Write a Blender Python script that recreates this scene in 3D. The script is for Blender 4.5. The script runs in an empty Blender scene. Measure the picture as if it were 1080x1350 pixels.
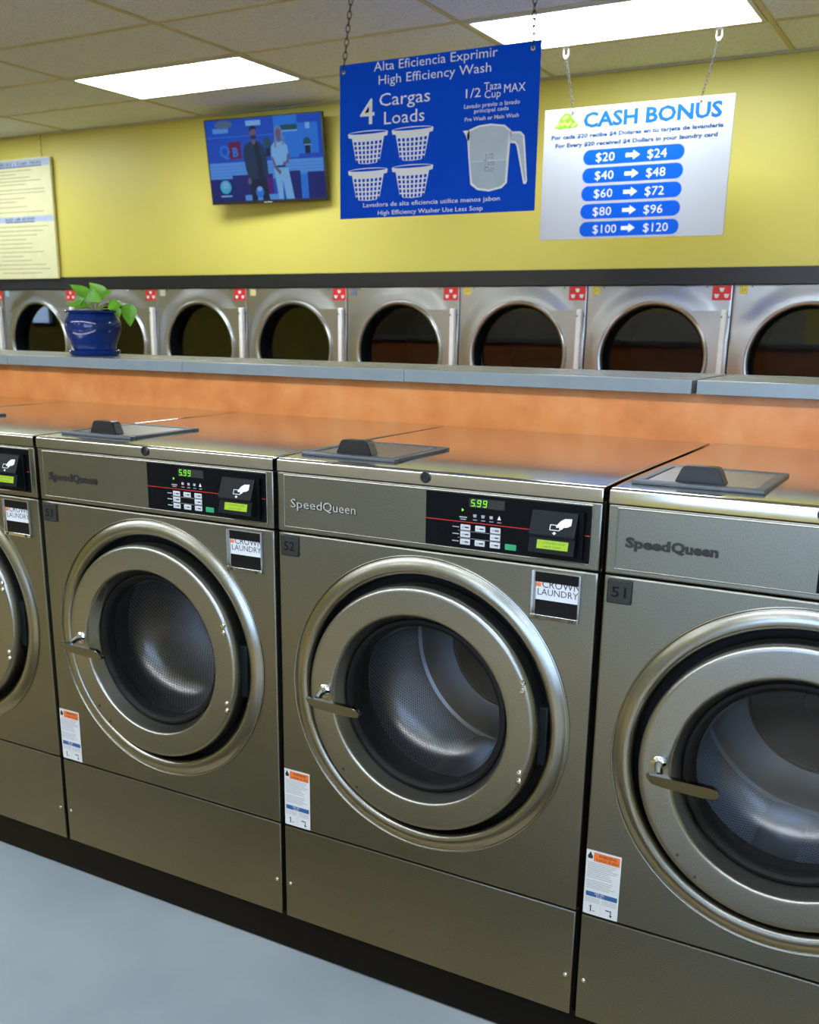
import bpy, bmesh, math, random
from mathutils import Vector, Matrix

random.seed(7)
C = bpy.context.scene.collection
PI = math.pi

# ------------------------------------------------------------------ camera, world, exposure
ZO = 0.10                                    # floor offset: plinth height under the fitted frame
YAW, PIT, ROL = 0.5137, -0.2728, 0.0108
CAM = Vector((0.9135, -1.8381, 1.5125 + ZO))
cyw, syw, cp, sp_ = math.cos(YAW), math.sin(YAW), math.cos(PIT), math.sin(PIT)
fwd = Vector((-syw * cp, cyw * cp, sp_))
r0 = Vector((cyw, syw, 0)); u0 = r0.cross(fwd)
rt = r0 * math.cos(ROL) + u0 * math.sin(ROL)
up = -r0 * math.sin(ROL) + u0 * math.cos(ROL)
cam_data = bpy.data.cameras.new('camera')
cam = bpy.data.objects.new('camera', cam_data); C.objects.link(cam)
M = Matrix((rt, up, -fwd)).transposed().to_4x4(); M.translation = CAM
cam.matrix_world = M
cam_data.sensor_fit = 'HORIZONTAL'; cam_data.sensor_width = 36.0
cam_data.lens = 1336.34 / 1080 * 36.0
cam_data.shift_x = (540 - 521.79) / 1080
cam_data.shift_y = (796.83 - 675) / 1080
cam_data.clip_start = 0.02
cam_data.dof.use_dof = True
cam_data.dof.focus_distance = 2.35
cam_data.dof.aperture_fstop = 7.0
sc = bpy.context.scene
sc.camera = cam
sc.view_settings.view_transform = 'Standard'
sc.view_settings.look = 'None'
sc.view_settings.gamma = 1.0
sc.view_settings.use_curve_mapping = False
sc.view_settings.exposure = 0.2
try:
    sc.cycles.use_denoising = True
    sc.cycles.max_bounces = 10
    sc.cycles.diffuse_bounces = 4
    sc.cycles.glossy_bounces = 5
    sc.cycles.transparent_max_bounces = 12
    sc.cycles.caustics_reflective = False
    sc.cycles.caustics_refractive = False
    sc.cycles.sample_clamp_indirect = 6.0
except Exception:
    pass
LAMP = 15.0          # strength of the ceiling light diffusers
SKY = 7.0           # daylight behind the storefront windows
world = bpy.data.worlds.new('world'); sc.world = world
world.use_nodes = True
bgn = world.node_tree.nodes['Background']
bgn.inputs[0].default_value = (0.50, 0.68, 1.0, 1); bgn.inputs[1].default_value = SKY


# ------------------------------------------------------------------ materials
def new_mat(name):
    m = bpy.data.materials.new(name); m.use_nodes = True
    return m, m.node_tree, m.node_tree.nodes['Principled BSDF']


def noise(nt, scale, detail=3, vec=(1, 1, 1)):
    tc = nt.nodes.new('ShaderNodeTexCoord'); mp = nt.nodes.new('ShaderNodeMapping')
    mp.inputs['Scale'].default_value = vec
    n = nt.nodes.new('ShaderNodeTexNoise'); n.inputs['Scale'].default_value = scale
    n.inputs['Detail'].default_value = detail
    nt.links.new(tc.outputs['Object'], mp.inputs[0]); nt.links.new(mp.outputs[0], n.inputs['Vector'])
    return n


def ramp(nt, fac, stops):
    r = nt.nodes.new('ShaderNodeValToRGB')
    e = r.color_ramp.elements
    e[0].position, e[0].color = stops[0][0], (*stops[0][1], 1)
    e[1].position, e[1].color = stops[-1][0], (*stops[-1][1], 1)
    for p, c in stops[1:-1]:
        x = e.new(p); x.color = (*c, 1)
    nt.links.new(fac, r.inputs[0])
    return r


def bump(nt, b, h, strength, dist=0.002):
    bp = nt.nodes.new('ShaderNodeBump'); bp.inputs['Strength'].default_value = strength
    bp.inputs['Distance'].default_value = dist
    nt.links.new(h, bp.inputs['Height']); nt.links.new(bp.outputs[0], b.inputs['Normal'])


def plain(name, col, rough=0.5, metal=0.0, emis=None, est=0.0, spec=None, var=0.06):
    m, nt, b = new_mat(name)
    n = noise(nt, 14, 2)
    r = ramp(nt, n.outputs[0], [(0.3, tuple(c * (1 - var) for c in col)), (0.7, tuple(min(1, c * (1 + var)) for c in col))])
    nt.links.new(r.outputs[0], b.inputs['Base Color'])
    b.inputs['Roughness'].default_value = rough; b.inputs['Metallic'].default_value = metal
    if spec is not None:
        b.inputs['Specular IOR Level'].default_value = spec
    if emis:
        b.inputs['Emission Color'].default_value = (*emis, 1); b.inputs['Emission Strength'].default_value = est
    return m


def glow(name, col, st, spec=0.5):
    m, nt, b = new_mat(name)
    b.inputs['Base Color'].default_value = (0.01, 0.01, 0.01, 1)
    b.inputs['Roughness'].default_value = 0.3; b.inputs['Specular IOR Level'].default_value = spec
    b.inputs['Emission Color'].default_value = (*col, 1); b.inputs['Emission Strength'].default_value = st
    return m


def steel(name, col, rough, vec=(1, 1, 1), grain=900, amt=0.08, bs=0.05, speck=0.0):
    m, nt, b = new_mat(name)
    n = noise(nt, grain, 2, vec)
    big = noise(nt, 3.0, 3)
    r = ramp(nt, big.outputs[0], [(0.3, tuple(c * 0.93 for c in col)), (0.7, tuple(c * 1.05 for c in col))])
    if speck:
        sp_n = noise(nt, 420, 2)
        mr2 = nt.nodes.new('ShaderNodeMapRange')
        mr2.inputs['From Min'].default_value = 0.3; mr2.inputs['From Max'].default_value = 0.7
        mr2.inputs['To Min'].default_value = 1 - speck; mr2.inputs['To Max'].default_value = 1 + speck
        nt.links.new(sp_n.outputs[0], mr2.inputs['Value'])
        vm = nt.nodes.new('ShaderNodeVectorMath'); vm.operation = 'SCALE'
        nt.links.new(r.outputs[0], vm.inputs[0]); nt.links.new(mr2.outputs[0], vm.inputs['Scale'])
        nt.links.new(vm.outputs[0], b.inputs['Base Color'])
    else:
        nt.links.new(r.outputs[0], b.inputs['Base Color'])
    b.inputs['Metallic'].default_value = 1.0
    mr = nt.nodes.new('ShaderNodeMapRange')
    mr.inputs['To Min'].default_value = rough - amt; mr.inputs['To Max'].default_value = rough + amt
    nt.links.new(n.outputs[0], mr.inputs['Value']); nt.links.new(mr.outputs[0], b.inputs['Roughness'])
    if bs:
        bump(nt, b, n.outputs[0], bs, 0.001)
    return m


def pane(name, tint=(1, 1, 1), ior=1.5, rough=0.0, boost=0.0):
    """clear sheet of glass: fresnel mix of transmission and mirror reflection"""
    m = bpy.data.materials.new(name); m.use_nodes = True
    nt = m.node_tree; nt.nodes.clear()
    out = nt.nodes.new('ShaderNodeOutputMaterial'); mx = nt.nodes.new('ShaderNodeMixShader')
    tr = nt.nodes.new('ShaderNodeBsdfTransparent'); gl = nt.nodes.new('ShaderNodeBsdfGlossy')
    fr = nt.nodes.new('ShaderNodeFresnel'); fr.inputs[0].default_value = ior
    tr.inputs[0].default_value = (*tint, 1); gl.inputs['Roughness'].default_value = rough
    ad = nt.nodes.new('ShaderNodeMath'); ad.operation = 'ADD'; ad.inputs[1].default_value = boost
    nt.links.new(fr.outputs[0], ad.inputs[0])
    nt.links.new(ad.outputs[0], mx.inputs[0]); nt.links.new(tr.outputs[0], mx.inputs[1]); nt.links.new(gl.outputs[0], mx.inputs[2])
    nt.links.new(mx.outputs[0], out.inputs[0])
    return m


MAT = {}
MAT['steel'] = steel('brushed_steel', (0.225, 0.226, 0.198), 0.34, (1, 1, 1), 700, 0.06, speck=0.16)
MAT['steel_door'] = steel('brushed_door_steel', (0.295, 0.30, 0.285), 0.33, (1, 1, 1), 700, 0.06, speck=0.13)
MAT['steel_top'] = steel('steel_lid', (0.62, 0.615, 0.59), 0.13, (40, 1, 1), 14, 0.03, 0.0)
MAT['steel_ring'] = steel('polished_steel', (0.30, 0.30, 0.275), 0.25, (1, 1, 1), 200, 0.04, 0.0)
MAT['chrome'] = steel('chrome', (0.72, 0.73, 0.75), 0.09, (1, 1, 1), 50, 0.03, 0.0)
MAT['dryer_ring'] = steel('dryer_door_ring', (0.56, 0.59, 0.63), 0.30, (1, 1, 1), 50, 0.03, 0.0)
MAT['handle_chrome'] = steel('handle_chrome', (0.22, 0.23, 0.24), 0.12, (1, 1, 1), 50, 0.03, 0.0)
MAT['dryer_steel'] = steel('dryer_steel', (0.45, 0.46, 0.465), 0.34, (1, 1, 1), 300, 0.05, 0.02)
MAT['hinge_paint'] = plain('pale_hinge_metal', (0.86, 0.87, 0.90), 0.3)
MAT['black'] = plain('black_plastic', (0.012, 0.013, 0.015), 0.35)
MAT['black_matte'] = plain('black_rubber', (0.006, 0.006, 0.007), 0.6, spec=0.2)
MAT['pocket_black'] = plain('pocket_black', (0.004, 0.004, 0.005), 0.5, spec=0.15)
MAT['panel_black'] = plain('glossy_black_overlay', (0.003, 0.004, 0.006), 0.25, spec=0.12)
MAT['reader'] = plain('dark_grey_reader', (0.005, 0.008, 0.010), 0.45, spec=0.12)
MAT['soap_frame'] = plain('grey_plastic_frame', (0.075, 0.09, 0.105), 0.38)
MAT['soap_inset'] = steel('soap_inset', (0.35, 0.36, 0.34), 0.3, (1, 1, 1), 60, 0.05, 0.0)
MAT['drum_dark'] = plain('dark_drum_hub', (0.02, 0.022, 0.025), 0.4, 0.3)
MAT['drum_back'] = steel('drum_back', (0.44, 0.465, 0.50), 0.36, (1, 1, 1), 90, 0.06, 0.02)
MAT['glass'] = pane('door_glass', (0.86, 0.91, 0.97), 1.5, 0.3, 0.05)
MAT['dryer_glass'] = pane('dryer_glass', (0.45, 0.47, 0.5), 1.5, 0.02, 0.02)
MAT['window_glass'] = pane('window_glass', (0.92, 0.96, 0.98), 1.45)
MAT['plinth'] = plain('black_plinth', (0.004, 0.004, 0.004), 0.45, spec=0.12)
MAT['blue_print'] = plain('sign_blue', (0.0, 0.075, 0.66), 0.5, var=0.02, spec=0.08)
MAT['sign_white'] = plain('sign_white', (0.40, 0.43, 0.47), 0.4, var=0.01)
MAT['print_white'] = plain('print_white', (0.68, 0.71, 0.75), 0.4, var=0.01)
MAT['print_bright'] = plain('print_bright_white', (0.86, 0.89, 0.94), 0.4, var=0.01)  # white print lightened to make up for weak light on the blue sign
MAT['print_blue'] = plain('print_blue', (0.001, 0.085, 0.55), 0.4, var=0.02, spec=0.2)
MAT['print_cash'] = plain('print_light_blue', (0.003, 0.09, 0.34), 0.4, var=0.02, spec=0.2)
MAT['print_slate'] = plain('print_slate', (0.008, 0.05, 0.16), 0.4, var=0.02, spec=0.2)
MAT['print_grey'] = plain('print_grey', (0.33, 0.36, 0.42), 0.5, var=0.02)
MAT['print_black'] = plain('print_black', (0.02, 0.02, 0.025), 0.5)
MAT['print_orange'] = plain('print_orange', (0.72, 0.17, 0.03), 0.45)
MAT['label_white'] = plain('label_paper', (0.58, 0.62, 0.70), 0.5, var=0.02)
MAT['navy'] = plain('label_navy', (0.02, 0.09, 0.30), 0.5)
MAT['navy_grey'] = plain('heading_ink', (0.06, 0.09, 0.16), 0.5)
MAT['money'] = plain('money_green', (0.13, 0.34, 0.015), 0.5, var=0.3, spec=.2)
MAT['money_light'] = plain('money_light', (0.32, 0.52, 0.08), 0.5, var=0.1)
MAT['cup_fill'] = plain('cup_print', (0.50, 0.60, 0.70), 0.4, var=0.05)
MAT['cup_water'] = plain('cup_print_lower', (0.43, 0.56, 0.68), 0.4, var=0.05)
MAT['steel_dark'] = plain('chain_metal', (0.07, 0.07, 0.075), 0.4, 0.6)
MAT['brass'] = plain('grommet_metal', (0.55, 0.5, 0.42), 0.3, 1.0)
MAT['white_plastic'] = plain('white_plastic', (0.80, 0.80, 0.80), 0.4)
MAT['red'] = plain('sticker_red', (0.62, 0.02, 0.02), 0.4)
MAT['tag_yellow'] = plain('tag_yellow', (0.72, 0.60, 0.08), 0.5)
MAT['tag_cream'] = plain('tag_cream', (0.74, 0.66, 0.30), 0.5)
MAT['tag_navy'] = plain('tag_navy', (0.05, 0.08, 0.16), 0.5)
MAT['tag_pale'] = plain('tag_pale', (0.60, 0.60, 0.48), 0.5)
MAT['tag_ice'] = plain('tag_ice_blue', (0.35, 0.50, 0.60), 0.5)
MAT['cream'] = plain('cream_board', (0.66, 0.66, 0.40), 0.5, var=0.03)
MAT['board_band'] = plain('board_band', (0.38, 0.46, 0.66), 0.5)
MAT['board_text'] = plain('board_text', (0.36, 0.35, 0.20), 0.6)
MAT['tbar'] = plain('ceiling_grid_paint', (0.50, 0.46, 0.30), 0.5)
MAT['lamp_frame'] = plain('lamp_frame', (0.55, 0.57, 0.58), 0.4)
MAT['window_frame'] = plain('window_frame_aluminium', (0.10, 0.10, 0.11), 0.35, 0.6)
MAT['led_green'] = glow('led_green', (0.25, 1.0, 0.04), 1.1)
MAT['led_off'] = plain('led_off', (0.04, 0.04, 0.04), 0.4)
MAT['lcd'] = glow('lcd_lime', (0.36, 0.62, 0.01), 0.85)
MAT['lcd_text'] = plain('lcd_text', (0.12, 0.24, 0.01), 0.4)
MAT['green_button'] = plain('green_button', (0.02, 0.30, 0.13), 0.4)
MAT['button'] = plain('pale_button', (0.50, 0.53, 0.58), 0.45)
MAT['red_line'] = plain('red_stripe', (0.45, 0.02, 0.015), 0.4)
MAT['leaf'] = plain('leaf_green', (0.16, 0.42, 0.03), 0.35, var=0.35)
MAT['stem'] = plain('stem_green', (0.34, 0.46, 0.10), 0.5)
MAT['soil'] = plain('soil', (0.03, 0.02, 0.012), 0.9)
MAT['pot'] = plain('cobalt_glaze', (0.003, 0.022, 0.16), 0.08, var=0.25)
MAT['reflected_panel'] = plain('grey_reflected_panel', (0.38, 0.38, 0.36), 0.5)  # for the added panel that the washer fronts mirror
MAT['badge_worn'] = plain('badge_worn_black', (0.012, 0.013, 0.013), 0.55)
MAT['badge_silver'] = plain('badge_silver', (0.42, 0.42, 0.40), 0.3, 0.3)
MAT['plate_dark'] = plain('number_plate_grey', (0.024, 0.027, 0.027), 0.45, spec=0.25)

# ceiling tile with dark fissure specks
m, nt, b = new_mat('ceiling_tile'); MAT['tile'] = m
n1 = noise(nt, 130, 2); n2 = noise(nt, 1.2, 2)
r1 = ramp(nt, n1.outputs[0], [(0.32, (0.44, 0.47, 0.56)), (0.42, (0.70, 0.78, 0.96)), (0.8, (0.75, 0.83, 0.98))])
nt.links.new(r1.outputs[0], b.inputs['Base Color']); b.inputs['Roughness'].default_value = 0.9
bump(nt, b, n1.outputs[0], 0.3, 0.004)
# yellow painted wall
m, nt, b = new_mat('yellow_wall_paint'); MAT['yellow'] = m
n1 = noise(nt, 1.6, 4)
r1 = ramp(nt, n1.outputs[0], [(0.3, (0.585, 0.52, 0.094)), (0.7, (0.62, 0.555, 0.112))])
nt.links.new(r1.outputs[0], b.inputs['Base Color']); b.inputs['Roughness'].default_value = 0.45
bump(nt, b, noise(nt, 180, 2).outputs[0], 0.08, 0.002)
# orange mottled laminate
m, nt, b = new_mat('orange_laminate'); MAT['orange'] = m
n1 = noise(nt, 9, 7)
r1 = ramp(nt, n1.outputs[0], [(0.28, (0.72, 0.22, 0.050)), (0.5, (0.84, 0.29, 0.075)), (0.72, (0.90, 0.38, 0.13))])
nt.links.new(r1.outputs[0], b.inputs['Base Color']); b.inputs['Roughness'].default_value = 0.4
# grey ledge laminate
MAT['ledge'] = plain('ledge_laminate', (0.28, 0.33, 0.365), 0.22, var=0.05)
# pale folding table laminate
m, nt, b = new_mat('pale_table_laminate'); MAT['table'] = m
n1 = noise(nt, 6, 4)
r1 = ramp(nt, n1.outputs[0], [(0.25, (0.125, 0.158, 0.185)), (0.75, (0.175, 0.205, 0.23))])
nt.links.new(r1.outputs[0], b.inputs['Base Color']); b.inputs['Roughness'].default_value = 0.3
# floor tile
m, nt, b = new_mat('floor_tile'); MAT['floor'] = m
tc = nt.nodes.new('ShaderNodeTexCoord'); br = nt.nodes.new('ShaderNodeTexBrick')
br.offset = 0.0
for k, v in (('Color1', (0.36, 0.275, 0.115, 1)), ('Color2', (0.40, 0.305, 0.13, 1)), ('Mortar', (0.15, 0.12, 0.08, 1))):
    br.inputs[k].default_value = v
br.inputs['Scale'].default_value = 1.0; br.inputs['Brick Width'].default_value = 0.3; br.inputs['Row Height'].default_value = 0.3
br.inputs['Mortar Size'].default_value = 0.004
nt.links.new(tc.outputs['Object'], br.inputs['Vector']); nt.links.new(br.outputs[0], b.inputs['Base Color'])
b.inputs['Roughness'].default_value = 0.3
# lamp diffuser
m, nt, b = new_mat('lamp_diffuser'); MAT['diffuser'] = m
b.inputs['Base Color'].default_value = (0.8, 0.8, 0.8, 1)
b.inputs['Emission Color'].default_value = (0.90, 0.96, 1.0, 1); b.inputs['Emission Strength'].default_value = LAMP
# perforated drum wall (holes from the mesh's own uv, in metres)
m, nt, b = new_mat('perforated_drum'); MAT['drum'] = m
uvn = nt.nodes.new('ShaderNodeUVMap'); sx = nt.nodes.new('ShaderNodeSeparateXYZ')
nt.links.new(uvn.outputs[0], sx.inputs[0])
def mth(op, a, bb=None):
    q = nt.nodes.new('ShaderNodeMath'); q.operation = op
    for k, v in enumerate((a, bb)):
        if v is None: continue
        if isinstance(v, (int, float)): q.inputs[k].default_value = v
        else: nt.links.new(v, q.inputs[k])
    return q.outputs[0]
uu = mth('MULTIPLY', mth('ADD', sx.outputs[0], sx.outputs[1]), 84.0)
vv = mth('MULTIPLY', mth('SUBTRACT', sx.outputs[0], sx.outputs[1]), 84.0)
du = mth('SUBTRACT', mth('FRACT', uu), 0.5); dv = mth('SUBTRACT', mth('FRACT', vv), 0.5)
dd = mth('SQRT', mth('ADD', mth('MULTIPLY', du, du), mth('MULTIPLY', dv, dv)))
hole = mth('LESS_THAN', dd, 0.27)
mixc = nt.nodes.new('ShaderNodeMix'); mixc.data_type = 'RGBA'
nt.links.new(hole, mixc.inputs['Factor'])
mixc.inputs['A'].default_value = (0.34, 0.36, 0.38, 1); mixc.inputs['B'].default_value = (0.01, 0.01, 0.012, 1)
nt.links.new(mixc.outputs['Result'], b.inputs['Base Color'])
nt.links.new(mth('SUBTRACT', 1.0, hole), b.inputs['Metallic']); b.inputs['Roughness'].default_value = 0.4


# ------------------------------------------------------------------ mesh helper
FONT_CACHE = {}
def text_data(s, weight):
    key = (s, weight)
    if key not in FONT_CACHE:
        c = bpy.data.curves.new('lettering', 'FONT'); c.body = s; c.resolution_u = 2; c.offset = weight
        o = bpy.data.objects.new('lettering', c); C.objects.link(o)
        me = o.evaluated_get(bpy.context.evaluated_depsgraph_get()).to_mesh()
        vs = [(v.co.x, v.co.y) for v in me.vertices]; fs = [tuple(p.vertices) for p in me.polygons]
        ns = sum(p.normal.z for p in me.polygons)
        if ns < 0: fs = [f[::-1] for f in fs]
        bpy.data.objects.remove(o); bpy.data.curves.remove(c)
        FONT_CACHE[key] = (vs, fs)
    return FONT_CACHE[key]


class MB:
    def __init__(self, *mats):
        self.bm = bmesh.new(); self.mats = list(mats); self.uv = None

    def mi(self, name):
        if name not in self.mats: self.mats.append(name)
        return self.mats.index(name)

    def _mark(self, faces, mat, smooth):
        i = self.mi(mat)
        for f in faces:
            f.material_index = i; f.smooth = smooth

    def box(self, lo, hi, mat, bev=0.0, seg=2, mx=None):
        t = bmesh.new()
        bmesh.ops.create_cube(t, size=1)
        for v in t.verts:
            v.co = Vector([lo[k] + (v.co[k] + 0.5) * (hi[k] - lo[k]) for k in range(3)])
        if bev:
            bmesh.ops.bevel(t, geom=list(t.edges), offset=bev, segments=seg, affect='EDGES', profile=0.5)
        self.merge(t, mat, bool(bev), mx)
        return self

    def merge(self, t, mat, smooth, mx=None):
        vm = {}
        for v in t.verts: vm[v] = self.bm.verts.new(mx @ v.co if mx else v.co)
        fs = []
        for f in t.faces:
            try: fs.append(self.bm.faces.new([vm[v] for v in f.verts]))
            except ValueError: pass
        self._mark(fs, mat, smooth); t.free()
        if smooth:                                   # keep the broad axis-aligned faces truly flat
            for f in fs:
                f.normal_update()
                if mx is None and max(abs(c) for c in f.normal) > 0.9999: f.smooth = False

    def raw(self, vs, fs, mat, smooth=False):
        bv = [self.bm.verts.new(v) for v in vs]; out = []
        for f in fs:
            try: out.append(self.bm.faces.new([bv[i] for i in f]))
            except ValueError: pass
        self._mark(out, mat, smooth)
        return out

    def lathe(self, prof, c, mat, axis='y', seg=64, smooth=True, capa=False, capb=False, uv=False):
        """prof: list of (radius, position along the axis)"""
        rings = []
        for r, a in prof:
            ring = []
            for k in range(seg):
                t = 2 * PI * k / seg
                if axis == 'y': p = (c[0] + r * math.cos(t), c[1] + a, c[2] + r * math.sin(t))
                elif axis == 'z': p = (c[0] + r * math.cos(t), c[1] + r * math.sin(t), c[2] + a)
                else: p = (c[0] + a, c[1] + r * math.cos(t), c[2] + r * math.sin(t))
                ring.append(self.bm.verts.new(p))
            rings.append(ring)
        fs = []; uvl = self.bm.loops.layers.uv.verify() if uv else None
        for i in range(len(rings) - 1):
            for k in range(seg):
                k2 = (k + 1) % seg
                f = self.bm.faces.new((rings[i][k], rings[i][k2], rings[i + 1][k2], rings[i + 1][k]))
                fs.append(f)
                if uv:
                    R = prof[i][0]
                    uvs = [(R * 2 * PI * k / seg, prof[i][1]), (R * 2 * PI * (k + 1) / seg, prof[i][1]),
                           (R * 2 * PI * (k + 1) / seg, prof[i + 1][1]), (R * 2 * PI * k / seg, prof[i + 1][1])]
                    for l, q in zip(f.loops, uvs): l[uvl].uv = q
        if capa: fs.append(self.bm.faces.new(rings[0][::-1]))
        if capb: fs.append(self.bm.faces.new(rings[-1]))
        self._mark(fs, mat, smooth)
        return self

    def tube(self, pts, rad, mat, seg=8, closed=False):
        pts = [Vector(p) for p in pts]; n = len(pts); rings = []
        rr = rad if isinstance(rad, (list, tuple)) else [rad] * n
        prev = None
        for i, p in enumerate(pts):
            if closed: d = pts[(i + 1) % n] - pts[i - 1]
            else: d = pts[min(i + 1, n - 1)] - pts[max(i - 1, 0)]
            d.normalize()
            if prev is None:
                a = d.orthogonal().normalized()
            else:
                a = (prev - d * prev.dot(d))
                a = a.normalized() if a.length > 1e-6 else d.orthogonal().normalized()
            prev = a; bb = d.cross(a)
            rings.append([self.bm.verts.new(p + (a * math.cos(2 * PI * k / seg) + bb * math.sin(2 * PI * k / seg)) * rr[i]) for k in range(seg)])
        fs = []
        for i in range(n if closed else n - 1):
            A, B = rings[i], rings[(i + 1) % n]
            for k in range(seg):
                fs.append(self.bm.faces.new((A[k], A[(k + 1) % seg], B[(k + 1) % seg], B[k])))
        if not closed:
            fs.append(self.bm.faces.new(rings[0][::-1])); fs.append(self.bm.faces.new(rings[-1]))
        self._mark(fs, mat, True)
        return self

    def flat(self, pts, mat, y=0.0, mx=None):
        """flat print facing -y; pts are (x, z)"""
        a = sum(pts[i - 1][0] * pts[i][1] - pts[i][0] * pts[i - 1][1] for i in range(len(pts)))
        if a < 0: pts = pts[::-1]
        vs = [Vector((x, y, z)) for x, z in pts]
        if mx: vs = [mx @ v for v in vs]
        self.raw(vs, [tuple(range(len(vs)))], mat)
        return self

    def quad(self, x0, x1, z0, z1, mat, y=0.0, mx=None):
        return self.flat([(x0, z0), (x1, z0), (x1, z1), (x0, z1)], mat, y, mx)

    def prism(self, pts, y0, y1, mat, mx=None):
        """outline (x, z) extruded from y0 (front) to y1"""
        a = sum(pts[i - 1][0] * pts[i][1] - pts[i][0] * pts[i - 1][1] for i in range(len(pts)))
        if a < 0: pts = pts[::-1]
        n = len(pts)
        vs = [Vector((x, y0, z)) for x, z in pts] + [Vector((x, y1, z)) for x, z in pts]
        if mx: vs = [mx @ v for v in vs]
        fs = [tuple(range(n)), tuple(range(2 * n - 1, n - 1, -1))] + [(i, n + i, n + (i + 1) % n, (i + 1) % n) for i in range(n)]
        self.raw(vs, fs, mat)
        return self

    def text(self, s, x0, z0, cap, mat, y=0.0, x1=None, weight=0.0, mx=None, center=False):
        vs, fs = text_data(s, weight)
        hv, _ = text_data('H', weight)
        h = max(v[1] for v in hv) - min(v[1] for v in hv)
        lo = min(v[0] for v in vs); hi = max(v[0] for v in vs)
        k = cap / h; kx = (x1 - x0) / (hi - lo) if x1 is not None else k
        if center: x0 -= (hi - lo) * kx / 2
        out = [Vector((x0 + (a - lo) * kx, y, z0 + bq * k)) for a, bq in vs]
        if mx: out = [mx @ v for v in out]
        self.raw(out, fs, mat)
        return self

    def build(self, name, parent=None, sharp=35, loc=None):
        me = bpy.data.meshes.new(name)
        self.bm.to_mesh(me); self.bm.free()
        for k in self.mats: me.materials.append(MAT[k])
        if sharp and any(p.use_smooth for p in me.polygons):
            flat = [p.index for p in me.polygons if not p.use_smooth]
            me.set_sharp_from_angle(angle=math.radians(sharp))
            for i in flat: me.polygons[i].use_smooth = False
        o = bpy.data.objects.new(name, me); C.objects.link(o)
        if parent: o.parent = parent
        if loc: o.location = loc
        return o


def thing(name, label, cat, loc=(0, 0, 0), group=None, rot=(0, 0, 0)):
    o = bpy.data.objects.new(name, None); C.objects.link(o)
    o.empty_display_size = 0.1
    o.location = loc; o.rotation_euler = rot
    tag(o, label, cat, group)
    return o


def tag(o, label, cat, group=None):
    o['label'] = label; o['category'] = cat
    if group: o['group'] = group
    return o


def struct(o):
    o['kind'] = 'structure'
    return o


def copy_tree(o, parent=None):
    c = o.copy(); C.objects.link(c)
    if parent: c.parent = parent
    for ch in list(o.children): copy_tree(ch, c)
    return c


def strokes(mb, x0, x1, z0, h, mat, y, seed, mx=None, gap=.12):
    """a line of print too small to read: close-set upright strokes and bars"""
    rng = random.Random(seed); x = x0
    while x < x1:
        w = h * rng.uniform(.14, .26)
        mb.quad(x, min(x + w, x1), z0, z0 + h * rng.choice((1, 1, .72)), mat, y, mx)
        if rng.random() < .55:
            mb.quad(x + w, min(x + w + h * .34, x1), z0 + h * rng.choice((0, .42, .82)), z0 + h * rng.choice((.18, .58, 1)) + h * .0, mat, y, mx) if False else mb.quad(x + w, min(x + w + h * .34, x1), z0 + h * .40, z0 + h * .58, mat, y, mx)
        x += w + h * rng.uniform(.30, .48) + (h * .5 if rng.random() < gap else 0)


def circle(cx, cz, r, n=24, sx=1, sz=1):
    return [(cx + r * sx * math.cos(2 * PI * k / n), cz + r * sz * math.sin(2 * PI * k / n)) for k in range(n)]


def sheet_with_hole(mb, x0, x1, z0, z1, cx, cz, r, mat, disp=None, nr=3, edge=0.004, ret=0.02, seg=96):
    """front sheet facing -y with a round hole; edges rolled back"""
    ang = [2 * PI * k / seg for k in range(seg)]
    for qx in (x0, x1):
        for qz in (z0, z1):
            ang.append(math.atan2(qz - cz, qx - cx) % (2 * PI))
    ang = sorted(set(round(a, 6) for a in ang))
    def bound(a, inset):
        c, s = math.cos(a), math.sin(a); t = 1e9
        if c > 1e-9: t = min(t, (x1 - inset - cx) / c)
        if c < -1e-9: t = min(t, (x0 + inset - cx) / c)
        if s > 1e-9: t = min(t, (z1 - inset - cz) / s)
        if s < -1e-9: t = min(t, (z0 + inset - cz) / s)
        return t
    vs = []; m_ = nr + 4
    for a in ang:
        c, s = math.cos(a), math.sin(a)
        tb = bound(a, edge); te = bound(a, 0)
        for k in range(nr + 1):
            rr = r + (tb - r) * k / nr
            vs.append((cx + rr * c, disp(rr) if disp else 0.0, cz + rr * s))
        tm = bound(a, edge * 0.3)
        vs.append((cx + tm * c, edge * 0.3, cz + tm * s))
        vs.append((cx + te * c, edge, cz + te * s)); vs.append((cx + te * c, ret, cz + te * s))
    n = len(ang); fs = []
    for i in range(n):
        j = (i + 1) % n
        for k in range(m_ - 1):
            fs.append((i * m_ + k, i * m_ + k + 1, j * m_ + k + 1, j * m_ + k))
    fs = [f[::-1] for f in fs]
    out = mb.raw(vs, fs, mat, True)
    if disp is None:
        for f in out:
            f.normal_update()
            if abs(f.normal.y) > 0.9999: f.smooth = False


def chain_mesh(mb, a, b, link, wire, mat):
    a, b = Vector(a), Vector(b); d = b - a; n = max(2, round(d.length / (link * 0.72))); d.normalize()
    s1 = d.orthogonal().normalized(); s2 = d.cross(s1)
    for i in range(n):
        c = a.lerp(b, (i + 0.5) / n); side = s1 if i % 2 else s2
        pts = [c + d * (link * 0.5 * math.cos(t)) + side * (link * 0.24 * math.sin(t)) for t in [2 * PI * k / 12 for k in range(12)]]
        mb.tube(pts, wire, mat, 6, closed=True)


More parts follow.
